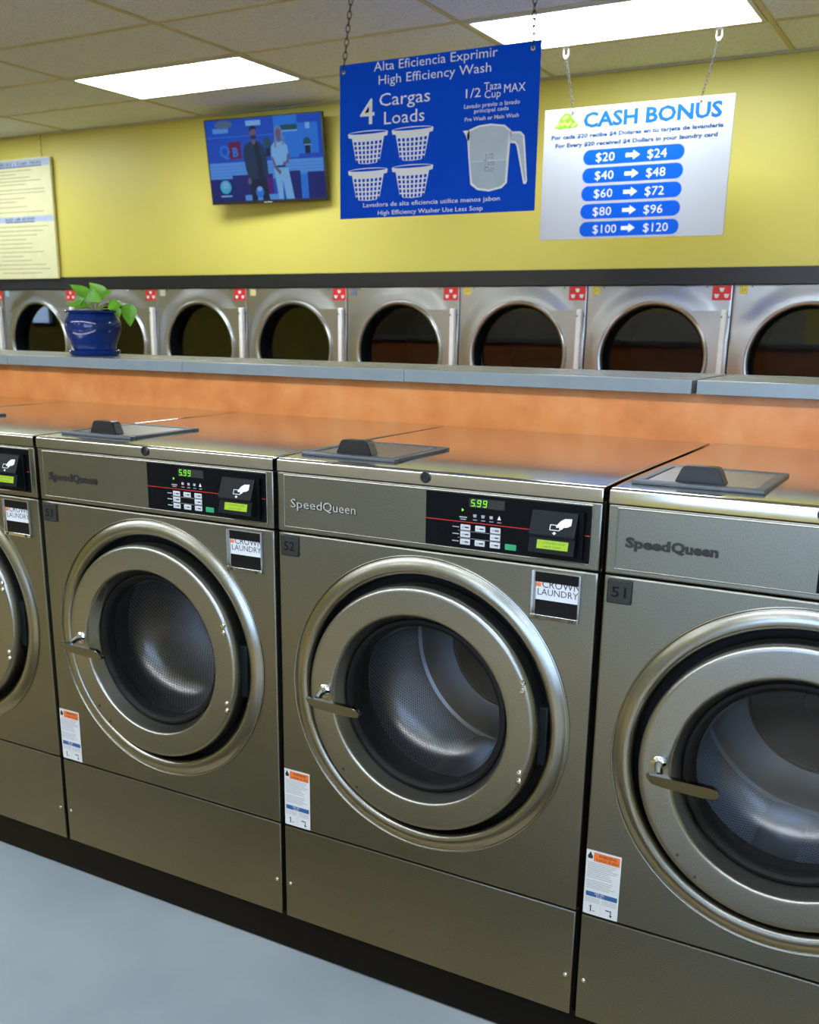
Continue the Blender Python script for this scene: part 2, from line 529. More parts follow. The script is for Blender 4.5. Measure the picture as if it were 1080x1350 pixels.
# ------------------------------------------------------------------ the room
XL, XR, YF, YB, ZC = -8.5, 4.2, -5.6, 3.83, 2.79 + ZO
TX, TY, TS = -3.7686, 2.6493, 1.2192
ZTRIM0, ZTRIM1 = 1.7143 + ZO, 1.7991 + ZO
struct(MB().box((XL - .15, YF - .15, -0.1), (XR + .15, 5.4, 0), 'floor').build('floor'))
struct(MB().box((XL - .15, YF - .15, ZC), (XR + .15, 5.4, ZC + 0.1), 'tile').build('ceiling'))
struct(MB().box((XL, YB, ZTRIM0), (XR, YB + .12, ZC), 'yellow').build('wall_back'))
struct(MB().box((XL, 5.2, 0), (XR, 5.35, ZC), 'yellow').build('wall_service'))
struct(MB().box((XL, YB - .012, ZTRIM0), (XR, YB, ZTRIM1), 'black').build('trim_1'))
DEND = -4.2432 - 3 * 0.7915
struct(MB().box((XL, YB, 0), (DEND - .004, YB + .12, ZTRIM0 - .001), 'yellow').build('wall_back.001'))
struct(MB().box((XR, YF, 0), (XR + .15, 5.35, ZC), 'yellow').build('wall_right'))


def wall_with_windows(name, along, lo, hi, fixed0, fixed1, wins, mat):
    """wall of boxes around rectangular openings; wins = [(a0, a1, z0, z1)]"""
    mb = MB()
    def bx(a0, a1, z0, z1):
        if a1 - a0 < 1e-4 or z1 - z0 < 1e-4: return
        if along == 'x': mb.box((a0, fixed0, z0), (a1, fixed1, z1), mat)
        else: mb.box((fixed0, a0, z0), (fixed1, a1, z1), mat)
    cur = lo
    for a0, a1, z0, z1 in wins:
        bx(cur, a0, 0, ZC); bx(a0, a1, 0, z0); bx(a0, a1, z1, ZC); cur = a1
    bx(cur, hi, 0, ZC)
    struct(mb.build(name))


WF = [(-1.0, 1.3, 0.8, 2.65), (1.5, 3.8, 0.8, 2.65)]
WL = [(0.9, 1.3, 1.5, 2.3)]
wall_with_windows('wall_front', 'x', XL, XR, YF - .15, YF, WF, 'yellow')
struct(MB().box((XL, YF, 0), (-1.3, YF + .03, 1.78), 'reflected_panel').build('reflection_panel'))  # unseen panel added so the washer steel reflects grey
wall_with_windows('wall_left', 'y', YF, 5.35, XL - .15, XL, WL, 'yellow')
wn = 0
for along, wins, f0 in (('x', WF, YF - .10), ('y', WL, XL - .10)):
    for a0, a1, z0, z1 in wins:
        wn += 1
        mb = MB()
        def bar(p0, p1, q0, q1):
            if along == 'x': mb.box((p0, f0 - .03, q0), (p1, f0 + .03, q1), 'window_frame')
            else: mb.box((f0 - .03, p0, q0), (f0 + .03, p1, q1), 'window_frame')
        bar(a0, a1, z0, z0 + .05); bar(a0, a1, z1 - .05, z1)
        bar(a0, a0 + .05, z0 + .05, z1 - .05); bar(a1 - .05, a1, z0 + .05, z1 - .05)
        w = struct(mb.build('window_%d' % wn))
        g = MB()
        if along == 'x': g.raw([(a0 + .05, f0, z0 + .05), (a1 - .05, f0, z0 + .05), (a1 - .05, f0, z1 - .05), (a0 + .05, f0, z1 - .05)], [(0, 1, 2, 3)], 'window_glass')
        else: g.raw([(f0, a0 + .05, z0 + .05), (f0, a1 - .05, z0 + .05), (f0, a1 - .05, z1 - .05), (f0, a0 + .05, z1 - .05)], [(0, 1, 2, 3)], 'window_glass')
        g.build('window_glass', w)

# ceiling grid: bars every 4 ft across, every 2 ft in depth
mb = MB()
for i in range(-4, 7):
    x = TX + i * TS
    if XL < x < XR: mb.box((x - .012, YF, ZC - .005), (x + .012, YB, ZC + .001), 'tbar')
for j in range(-14, 3):
    y = TY + j * TS / 2
    if YF < y < YB - .05: mb.box((XL, y - .012, ZC - .0045), (XR, y + .012, ZC + .001), 'tbar')
struct(mb.build('ceiling_grid'))
struct(MB().box((XL, YB - .018, ZC - .012), (XR, YB, ZC - .001), 'tbar').build('trim_2'))

# washer plinth and the orange partition behind the washers
PX0, P = -1.2035, 0.7661
PL, PR = PX0 - 2 * P, PX0 + 3 * P
struct(MB().box((PL - .5, 0.018, 0), (PR + .9, 0.85, 0.0583 + ZO), 'plinth').build('plinth'))
SH0, SH1 = 1.3411 + ZO, 1.3763 + ZO
struct(MB().box((-4.4, 0.853, 0), (2.3, 1.16, SH0), 'orange').build('partition'))

# ------------------------------------------------------------------ ceiling lights
def make_light(loc, label, group=None):
    t = thing('ceiling_light', label, 'ceiling light', loc, group)
    mb = MB(); w, d = TS - .03, TS / 2 - .03
    e = 0.022
    mb.box((-w / 2, -d / 2, -.008), (w / 2, -d / 2 + e, -.0), 'lamp_frame', .002)
    mb.box((-w / 2, d / 2 - e, -.008), (w / 2, d / 2, -.0), 'lamp_frame', .002)
    mb.box((-w / 2, -d / 2 + e, -.008), (-w / 2 + e, d / 2 - e, -.0), 'lamp_frame', .002)
    mb.box((w / 2 - e, -d / 2 + e, -.008), (w / 2, d / 2 - e, -.0), 'lamp_frame', .002)
    mb.build('frame', t)
    MB().box((-w / 2 + e, -d / 2 + e, -.006), (w / 2 - e, d / 2 - e, -.002), 'diffuser').build('diffuser', t)
    return t
def cell(i, j): return (TX + (i + .5) * TS, TY + (j + .5) * TS / 2, ZC)
lamp0 = make_light(cell(0, 0), 'lit fluorescent ceiling panel nearest the television', 'ceiling light panels')
SEEN = {(2, 0): 'lit fluorescent ceiling panel above the white cash bonus sign'}
for j, cols in ((0, (-2, 0, 2, 4)), (-8, (-2, -1, 0, 1, 2, 3, 4)), (-12, (-2, 0, 2, 4))):  # middle row fills every column: unseen panels added to brighten the orange partition
    for i in cols:
        if (i, j) == (0, 0): continue
        l = copy_tree(lamp0); l.location = cell(i, j)
        l['label'] = SEEN.get((i, j), 'lit fluorescent ceiling panel added out of view over the rest of the room')


# ------------------------------------------------------------------ washers
DC = (0.0, 0.0, 0.640)           # door centre in washer coordinates
HW = 0.3768

def make_washer():
    t = thing('washing_machine', 'x', 'washing machine', (0, 0, 0), 'front-load washers in the row')
    # cabinet
    mb = MB()
    sheet_with_hole(mb, -HW, HW, 0.2565, 0.9912, 0, DC[2], 0.336, 'steel')
    for s in (-1, 1):
        mb.box((s * HW - (0.002 if s > 0 else 0), 0.02, 0.0), (s * HW + (0.002 if s < 0 else 0), 0.84, 1.128), 'steel')
    mb.box((-HW, .838, 0), (HW, .842, 1.128), 'steel')
    mb.build('cabinet', t)
    # lower panel
    lp = MB().box((-HW, 0, 0.0), (HW, .02, 0.2532), 'steel', .003).build('lower_panel', t)
    for s in (-1, 1):
        MB().lathe([(.0055, 0), (.005, -.002), (.003, -.0035), (.0005, -.004)], (s * .3625, 0, .096), 'chrome', seg=16, capb=True).build('screw', lp)
    # control panel
    mb = MB().box((-HW, 0, 0.9942), (HW, .02, 1.1268), 'steel', .003)
    bz0, bz1, bx = 1.0052, 1.1215, 0.3585
    for y_, rr in ((0.0, .0016),):
        mb.tube([(-bx, y_, bz0), (bx, y_, bz0)], rr, 'steel_ring'); mb.tube([(-bx, y_, bz1), (bx, y_, bz1)], rr, 'steel_ring')
        mb.tube([(-bx, y_, bz0), (-bx, y_, bz1)], rr, 'steel_ring'); mb.tube([(bx, y_, bz0), (bx, y_, bz1)], rr, 'steel_ring')
    cpn = mb.build('control_panel', t)
    # black overlay with stripe and symbols
    mb = MB().box((.001, -.0022, 1.0075), (.3565, .004, 1.119), 'panel_black', .0008, 1)
    yy = -.0026
    mb.quad(.001, .240, 1.0612, 1.0628, 'red_line', yy); mb.quad(.338, .3565, 1.0612, 1.0628, 'red_line', yy)
    for k, x in enumerate((.1095, .1275, .1455, .163)):
        mb.flat([(x, 1.0795), (x + .008, 1.0795), (x + .007, 1.0735), (x + .001, 1.0735)], 'print_grey', yy) if k < 3 else mb.flat([(x, 1.0735), (x + .008, 1.0735), (x + .004, 1.082)], 'print_white', yy)
        mb.quad(x, x + .009, 1.0675, 1.069, 'print_grey', yy)
    mb.flat([(.084, 1.083), (.084, 1.090), (.089, 1.0865)], 'led_green', yy)
    mb.quad(.079, .096, 1.0705, 1.073, 'print_grey', yy); mb.quad(.081, .094, 1.0665, 1.0682, 'print_grey', yy)
    for z in (1.0505, 1.0362, 1.0212):
        mb.quad(.064, .079, z - .001, z + .001, 'print_grey', yy)
    mb.quad(.076, .172, 1.0433, 1.0440, 'print_grey', yy); mb.quad(.076, .172, 1.0285, 1.0292, 'print_grey', yy)
    mb.build('overlay', cpn)
    # led digits
    mb = MB().quad(.100, .178, 1.0935, 1.1125, 'black', -.0025)
    seg7 = {'5': 'afgcd', '9': 'abcdfg', '8': 'abcdefg'}
    def digit(ch, x, mat, w=.0085, h=.0140, z0=1.0957, tk=.0016, sl=.0016):
        def sk(px, pz): return (x + px + sl * pz / h, z0 + pz)
        H = {'a': h - tk, 'g': h / 2 - tk / 2, 'd': 0}; Vv = {'f': (0, h / 2), 'b': (w - tk, h / 2), 'e': (0, 0), 'c': (w - tk, 0)}
        for sg in seg7[ch]:
            if sg in H: mb.flat([sk(.0008, H[sg]), sk(w - .0008, H[sg]), sk(w - .0008, H[sg] + tk), sk(.0008, H[sg] + tk)], mat, -.0029)
            else:
                px, pz = Vv[sg]; mb.flat([sk(px, pz + .0006), sk(px + tk, pz + .0006), sk(px + tk, pz + h / 2 - .0006), sk(px, pz + h / 2 - .0006)], mat, -.0029)
    for ch, x in (('5', .1035), ('9', .1170), ('9', .1300)): digit(ch, x, 'led_green')
    mb.quad(.1135, .1153, 1.0957, 1.0975, 'led_green', -.0029)
    for x in (.1440, .1550, .1655): digit('8', x, 'led_off')
    mb.build('led_display', cpn)
    def button(x, z, w, h, mat, name='button'):
        q = MB().box((x - w / 2, -.0042, z - h / 2), (x + w / 2, -.0022, z + h / 2), mat, .0009, 1)
        if mat == 'button':
            q.quad(x - w * .32, x - w * .14, z - .0022, z + .0022, 'print_grey', -.0045)
            q.quad(x - w * .05, x + w * .36, z - .0012, z + .0016, 'print_black', -.0045)
        q.build(name, cpn)
    for x, rows in ((.0935, (0, 1, 2)), (.1265, (0, 2)), (.160, (0, 1, 2))):
        for rw in rows: button(x, (1.0512, 1.0366, 1.0213)[rw], .0222, .0118, 'button')
    button(.1943, 1.0213, .0245, .012, 'green_button', 'start_button')
    # card reader: wedge with an overhanging upper plate and a lime screen below
    rx0, rx1 = .242, .335
    mb = MB('reader')
    prof = [(-.002, 1.1055), (-.013, 1.1045), (-.030, 1.0605), (-.030, 1.0575), (-.024, 1.0565), (-.031, 1.0245), (-.012, 1.0185), (-.002, 1.0185)]
    n = len(prof)
    vs = [(rx0, y, z) for y, z in prof] + [(rx1, y, z) for y, z in prof]
    mb.raw(vs, [tuple(range(n)), tuple(range(2 * n - 1, n - 1, -1))] + [((i + 1) % n, i, n + i, n + (i + 1) % n) for i in range(n)], 'reader')
    bmesh.ops.recalc_face_normals(mb.bm, faces=list(mb.bm.faces))
    mb.box((.238, -.010, 1.0145), (.343, -.002, 1.020), 'panel_black')
    mb.box((.335, -.012, 1.012), (.346, -.002, 1.107), 'panel_black', .001, 1)
    # hand-and-card symbol on the sloping plate
    sl = Matrix.Translation((0, -.0135, 1.1045)) @ Matrix.Rotation(-math.atan2(.017, .044), 4, 'X')
    # plate coordinates: x as is, z measured down from the plate's top edge
    def sflat(p, mt, y=-.0006): mb.flat(p, mt, y, sl)
    sflat([(.283, -.0255), (.304, -.0255), (.304, -.0268), (.283, -.0268)], 'print_white'); sflat([(.283, -.0355), (.304, -.0355), (.304, -.0368), (.283, -.0368)], 'print_white')
    sflat([(.283, -.0255), (.2845, -.0255), (.2845, -.0368), (.283, -.0368)], 'print_white'); sflat([(.3025, -.0255), (.304, -.0255), (.304, -.0368), (.3025, -.0368)], 'print_white')
    sflat([(.2965, -.0315), (.295, -.028), (.300, -.0215), (.303, -.0175), (.311, -.0125), (.325, -.0115), (.325, -.0245), (.318, -.0285), (.311, -.0295), (.308, -.0335), (.3045, -.0345), (.3035, -.0315), (.3005, -.030)], 'print_white', -.0009)
    sflat([(.2925, -.0395), (.2955, -.0395), (.2955, -.0415), (.2985, -.0415), (.294, -.0455), (.2895, -.0415), (.2925, -.0415)], 'print_white')
    rd = mb.build('card_reader', t)
    ls = Matrix.Translation((0, -.0275, 1.0412)) @ Matrix.Rotation(-math.atan2(.007, .032), 4, 'X')
    mb = MB().box((.2595, -.0018, -.0085), (.3225, .0008, .0085), 'lcd', 0, 1, ls)
    strokes(mb, .264, .318, .0012, .0046, 'lcd_text', -.0022, 4, ls)
    strokes(mb, .273, .309, -.0058, .0046, 'lcd_text', -.0022, 5, ls)
    mb.build('lcd_screen', rd)['label'] = 'glowing lime screen'
    # lid with rolled front, key lock
    mb = MB(); zf, zt_ = 1.1572, 1.1602
    prof = [(.010, 1.1293), (-.001, 1.1293), (-.001, 1.1300), (-.001, zf - .0060), (-.0006, zf - .0035), (.0008, zf - .0014), (.003, zf - .0002)]
    for k in range(1, 13):
        q = k / 12; prof.append((.003 + .19 * q, zf + (zt_ - zf) * (1 - (1 - q) ** 2)))
    prof += [(.30, zt_), (.60, zt_), (.846, zt_), (.848, zt_ - .002), (.848, 1.1293)]
    xs = [-HW, -HW, HW, HW]; ins = [.0015, 0, 0, .0015]
    vs = []
    for x, dz in ((-HW, .0018), (-HW + .0005, .0006), (-HW + .002, 0), (-HW + .008, 0), (HW - .008, 0), (HW - .002, 0), (HW - .0005, .0006), (HW, .0018)):
        vs += [(x, y, max(z - (dz if z > 1.14 else 0), 1.1293)) for y, z in prof]
    n_ = len(prof)
    fs = [(i * n_ + k, i * n_ + k + 1, (i + 1) * n_ + k + 1, (i + 1) * n_ + k) for i in range(7) for k in range(n_ - 1)]
    fs += [tuple(range(n_)), tuple(range(8 * n_ - 1, 7 * n_ - 1, -1))]
    out = mb.raw(vs, fs, 'steel_top', True)
    bmesh.ops.recalc_face_normals(mb.bm, faces=list(mb.bm.faces))
    for f in mb.bm.faces:
        if len(f.verts) > 4: f.smooth = False
    lid = mb.build('lid', t)
    MB().lathe([(.0115, .001), (.0115, -.004), (.0095, -.006), (.006, -.006), (.0055, -.004), (.0003, -.004)], (-.001, 0, 1.1452), 'black', seg=24).build('key_lock', lid)['label'] = 'round black key lock'
    # soap dispenser
    zt = 1.1595
    mb = MB()
    x0, x1, y0, y1 = -.358, -.112, .066, .330
    e = .022
    for lo, hi in (((x0, y0), (x1, y0 + e)), ((x0, y1 - e), (x1, y1)), ((x0, y0 + e), (x0 + e, y1 - e)), ((x1 - e, y0 + e), (x1, y1 - e))):
        mb.box((lo[0], lo[1], zt - .001), (hi[0], hi[1], zt + .007), 'soap_frame', .003)
    sd = mb.build('soap_dispenser', t)
    MB().box((x0 + e, y0 + e, zt), (x1 - e, y1 - e, zt + .005), 'soap_inset', .001, 1).build('flap', sd)
    hp = [(-.284, zt + .004), (-.188, zt + .004), (-.201, zt + .034), (-.207, zt + .037), (-.265, zt + .037), (-.271, zt + .034)]
    mb = MB().prism(hp, y0 + .030, y0 + .060, 'black')
    bmesh.ops.bevel(mb.bm, geom=[e_ for e_ in mb.bm.edges], offset=.0025, segments=2, affect='EDGES')
    for f in mb.bm.faces: f.smooth = True
    mb.build('grip', sd)['label'] = 'black trapezoid grip'
    # fixed door surround
    mb = MB().lathe([(.3400, .001), (.3392, -.0030), (.3375, -.0036), (.3360, -.0030), (.3350, -.0012), (.3335, -.0016), (.330, -.0035), (.323, -.0068), (.315, -.0090), (.308, -.0094), (.302, -.0075), (.2975, -.003), (.295, .004), (.294, .012), (.294, .045)], DC, 'steel_ring', seg=128)
    mb.lathe([(.294, .045), (.19, .045)], DC, 'black_matte', seg=96)
    mb.build('door_surround', t)
    # door ring
    mb = MB().lathe([(.262, .03), (.275, .022), (.2775, .012), (.2775, -.019), (.2765, -.0240), (.2735, -.0285), (.2695, -.0307), (.2660, -.0312), (.2635, -.03125), (.255, -.0313), (.226, -.0313), (.2185, -.03125), (.2165, -.0310), (.2145, -.0298), (.2125, -.0270), (.2105, -.022), (.204, -.004), (.1985, .008), (.1965, .014)], DC, 'steel_door', seg=128)
    door = mb.build('door', t)
    MB().lathe([(.1985, .006), (.196, .001), (.190, .000), (.184, .004), (.180, .012), (.178, .03)], DC, 'black_matte', seg=96).build('gasket', door)
    MB().lathe([(.181, .008), (.176, .045), (.166, .085), (.148, .110), (.115, .124), (.06, .131), (.002, .133)], DC, 'glass', seg=96).build('glass_bowl', door)
    mb = MB()
    for a in (-1, 1):
        pass
    mb.box((.272, -.008, DC[2] - .07), (.2935, .03, DC[2] + .06), 'reader', .004)
    mb.build('hinge', door)
    for x, z in ((.2445, .7525), (.2445, .7345), (.2465, .555), (.2465, .5365)):
        MB().lathe([(.0065, -.0305), (.006, -.034), (.004, -.036), (.0005, -.0365)], (x, 0, z), 'chrome', seg=16, capb=True).build('bolt', door)
    for x, z in ((-.1845, .4625), (-.148, .426)):
        MB().lathe([(.0035, -.0308), (.003, -.0328), (.0005, -.033)], (x, 0, z), 'steel_dark', seg=12, capb=True).build('bolt', door)
    # handle: flat chrome bar on a short pivot arm
    mb = MB()
    hb_ = [(-.2425, .6440), (-.2395, .6465), (-.2330, .6472), (-.1624, .6474), (-.1240, .6466)] + [(-.1225 + .0148 * math.cos(a), .6316 + .0148 * math.sin(a)) for a in [math.radians(85 - 170 * k / 10) for k in range(11)]] + [(-.1407, .6169), (-.1809, .6190), (-.2125, .6209), (-.2320, .6232), (-.2375, .6300)]
    mb.prism(hb_, -.100, -.086, 'handle_chrome')
    bmesh.ops.bevel(mb.bm, geom=[e_ for e_ in mb.bm.edges if abs(e_.verts[0].co.y - e_.verts[1].co.y) < 1e-6], offset=.0032, segments=3, affect='EDGES', profile=.6)
    for v in mb.bm.verts: v.co.y += (.647 - v.co.z) * .55
    for f in mb.bm.faces: f.normal_update(); f.smooth = len(f.verts) < 8
    mb.tube([(-.222, -.082, .641), (-.226, -.066, .645), (-.232, -.048, .646), (-.235, -.031, .643)], [.008, .008, .008, .009], 'steel_ring', 14)
    mb.lathe([(.015, -.031), (.015, -.034), (.011, -.037), (.002, -.038)], (-.235, 0, .643), 'chrome', seg=24)
    for f in mb.bm.faces: f.normal_update()
    bmesh.ops.recalc_face_normals(mb.bm, faces=list(mb.bm.faces))
    mb.build('handle', door)['label'] = 'chrome door handle'
    # drum
    mb = MB()
    mb.lathe([(.200, .046), (.205, .112)], DC, 'black_matte', seg=64); mb.lathe([(.205, .112), (.278, .122)], DC, 'drum_back', seg=64)
    mb.lathe([(.280, .122), (.280, .500)], DC, 'drum', seg=96, uv=True)
    mb.lathe([(.280, .500), (.272, .506), (.262, .500), (.176, .500), (.170, .494)], DC, 'drum_back', seg=96)
    mb.lathe([(.170, .494), (.165, .498), (.05, .498), (.045, .485), (.001, .484)], DC, 'drum_dark', seg=64)
    drum = mb.build('drum', t)
    for k in range(3):
        a = math.radians(20 + 120 * k); ca, sa = math.cos(a), math.sin(a)
        mbb = MB(); vs = []
        for y in (.09, .12, .46, .495):
            hgt = .016 if .1 < y < .48 else .008
            for tt, rr in ((-.055, .279), (-.014, .279 - hgt), (.014, .279 - hgt), (.055, .279)):
                vs.append((rr * ca - tt * sa, y, DC[2] + rr * sa + tt * ca))
        fs = [(i * 4 + q, i * 4 + q + 1, i * 4 + q + 5, i * 4 + q + 4) for i in range(3) for q in range(3)]
        mbb.raw(vs, fs, 'drum_back', True); mbb.build('lifter', drum)
    # coin-vault pocket with a card in it
    px0, px1, pz0, pz1 = .243, .3437, .884, .982
    mb = MB()
    mb.box((px0, -.0012, pz0), (px1, .001, pz1), 'pocket_black')
    e = .0022
    mb.box((px0, -.007, pz0), (px0 + e, -.0005, pz1), 'chrome'); mb.box((px1 - e, -.007, pz0), (px1, -.0005, pz1), 'chrome')
    mb.box((px0, -.003, pz1 - e), (px1, -.0005, pz1), 'chrome')
    mb.box((px0, -.009, pz0), (px1, -.0005, pz0 + .010), 'chrome', .001, 1)
    mb.box((px0 + e, -.0035, pz0 + .010), (px0 + .009, -.0005, pz1 - e), 'chrome')
    pk = mb.build('card_pocket', t)
    for x in (px0 + .014, px1 - .014):
        MB().lathe([(.0042, -.009), (.0035, -.0108), (.0005, -.0112)], (x, 0, pz0 + .0052), 'steel_dark', seg=12, capb=True).build('screw', pk)
    mb = MB()
    cz0, cz1 = .9235, .9640
    mb.box((px0 + .007, -.0026, cz0), (px1 - e - .0005, -.0014, cz1), 'label_white')
    mb.text('CROWN', .2650, .9490, .0150, 'print_black', -.003, x1=.3440, weight=.002)
    mb.text('LAUNDRY', .2560, .9335, .0130, 'print_black', -.003, x1=.3405, weight=.002)
    mb.flat([(.252, .950), (.2625, .950), (.2635, .960), (.260, .9555), (.2575, .962), (.255, .9555), (.2515, .960)], 'print_orange', -.003)
    mb.box((px0 + .007, -.0042, .9600), (px1 - e, -.0032, pz1 - e), 'pocket_black'); mb.box((px1 - e - .0008, -.0042, pz0 + .01), (px1 + .0005, -.0030, pz1), 'chrome')
    mb.build('name_card', pk)['label'] = 'white printed card'
    # safety sticker
    lx0, lx1, lz0, lz1 = -.3745, -.3005, .2590, .4073
    mb = MB().box((lx0, -.0006, lz0), (lx1, .0002, lz1), 'label_white')
    y_ = -.0009; w = lx1 - lx0
    mb.quad(lx0 + .016, lx1 - .003, .3835, .4035, 'print_orange', y_)
    mb.text('WARNING', lx0 + .026, .395, .006, 'print_black', y_ - .0003, x1=lx1 - .010, weight=.01)
    strokes(mb, lx0 + .022, lx1 - .007, .3862, .0055, 'print_black', y_ - .0003, 8)
    mb.flat([(lx0 + .004, .388), (lx0 + .013, .388), (lx0 + .0145, .394), (lx0 + .0115, .398), (lx0 + .009, .4045), (lx0 + .006, .399), (lx0 + .003, .394)], 'print_black', y_)
    z = .3785
    rng = random.Random(3)
    while z > .317:
        mb.quad(lx0 + .004, lx1 - .004 - rng.random() * .02, z, z + .0016, 'print_grey', y_)
        z -= .0042 if rng.random() < .85 else .0075
    mb.quad(lx0 + .004, lx1 - .003, .3015, .3125, 'navy', y_)
    strokes(mb, lx0 + .024, lx1 - .028, .3075, .0042, 'label_white', y_ - .0003, 9)
    strokes(mb, lx0 + .027, lx1 - .031, .3022, .0040, 'label_white', y_ - .0003, 10)
    for k in range(3):
        mb.quad(lx0 + .004, lx0 + w * .47, .2965 - k * .004, .298 - k * .004, 'print_grey', y_); mb.quad(lx0 + w * .53, lx1 - .004, .2965 - k * .004, .298 - k * .004, 'print_grey', y_)
    mb.quad(lx0 + w * .497, lx0 + w * .503, .262, .286, 'print_grey', y_)
    mb.quad(lx0 + .015, lx0 + .0175, .266, .280, 'print_black', y_); mb.flat([(lx0 + .012, .2775), (lx0 + .0175, .2775), (lx0 + .0175, .282)], 'print_black', y_); mb.quad(lx0 + .020, lx0 + .026, .268, .2695, 'print_black', y_)
    mb.quad(lx0 + .048, lx0 + .060, .2765, .279, 'print_black', y_); mb.quad(lx0 + .0585, lx0 + .0605, .266, .279, 'print_black', y_); mb.flat([(lx0 + .056, .2690), (lx0 + .063, .2690), (lx0 + .0595, .2630)], 'print_black', y_)
    mb.build('safety_sticker', t)['label'] = 'white sticker with an orange warning heading and a blue band'
    return t


def number_plate(t, num):
    mb = MB().box((-.3692, -.0035, .9375), (-.3205, .0005, .9850), 'plate_dark', .003)
    o = .002
    for lo, hi in (((-.3665, .9400), (-.3232, .9412)), ((-.3665, .9813), (-.3232, .9825)), ((-.3665, .9412), (-.3653, .9813)), ((-.3244, .9412), (-.3232, .9813))):
        mb.quad(lo[0], hi[0], lo[1], hi[1], 'black', -.0038)
    mb.text(num, -.3600, .9510, .0205, 'pocket_black', -.0039, x1=-.3310, weight=.015)
    mb.build('number_plate', t)['label'] = 'dark plate with the number ' + num


def badge(t, worn):
    nm = 'badge'
    mb = MB()
    if worn:
        mb.text('Speed', -.3405, 1.0495, .0200, 'badge_worn', -.0015, x1=-.2560, weight=.05)
        mb.text('Queen', -.2545, 1.0495, .0200, 'badge_worn', -.0015, x1=-.1690, weight=.05)
        mb.text('Speed', -.3405, 1.0495, .0200, 'badge_worn', -.0022, x1=-.2560, weight=.03)
        mb.text('Queen', -.2545, 1.0495, .0200, 'badge_worn', -.0022, x1=-.1690, weight=.03)
    else:
        mb.text('Speed', -.3415, 1.0495, .0205, 'badge_worn', -.0012, x1=-.2550, weight=.035)
        mb.text('Queen', -.2550, 1.0495, .0205, 'badge_worn', -.0012, x1=-.1685, weight=.035)
        mb.text('Speed', -.3405, 1.0505, .0192, 'badge_silver', -.0024, x1=-.2565, weight=.006)
        mb.text('Queen', -.2540, 1.0505, .0192, 'badge_silver', -.0024, x1=-.1695, weight=.006)
    mb.build(nm, t)['label'] = 'worn black raised lettering badge' if worn else 'chrome lettering badge edged in black'


proto = make_washer()
WZ = 0.0583 + ZO
LABELS = [
    ('stainless washer beyond the left edge, only the back of its lid showing', '55'),
    ('stainless front-load washer cut off by the left edge, left of number 53', '54'),
    ('stainless front-load washer numbered 53 with a worn black badge', '53'),
    ('stainless front-load washer numbered 52 with a chrome badge', '52'),
    ('stainless front-load washer numbered 51, cut off by the right edge', '51')]
for k, (lab, num) in enumerate(LABELS):
    w = proto if k == 0 else copy_tree(proto)
    w.location = (PX0 + (k - 2 + .5) * P + (P if False else 0), 0, WZ)
    w['label'] = lab
    LABELS[k] = (lab, num, w)
for lab, num, w in LABELS:
    number_plate(w, num); badge(w, num != '52')

# ------------------------------------------------------------------ ledge slabs on the partition
LD = [(-4.4, -2.2408, 'pale grey ledge slab at the left end, left of the plant'),
      (-2.2392, -1.4005, 'pale grey ledge slab carrying the blue plant pot'),
      (-1.3995, -.5605, 'pale grey ledge slab just right of the one with the plant'),
      (-.5595, .2735, 'pale grey ledge slab ending at the open gap on the right'),
      (.2865, 2.3, 'pale grey ledge slab at the right edge, past the open gap')]
for x0, x1, lab in LD:
    tag(MB().box((x0, .8057, SH0), (x1, 1.2, SH1), 'ledge', .002).build('ledge_slab'), lab, 'ledge', 'ledge slabs behind the washers')

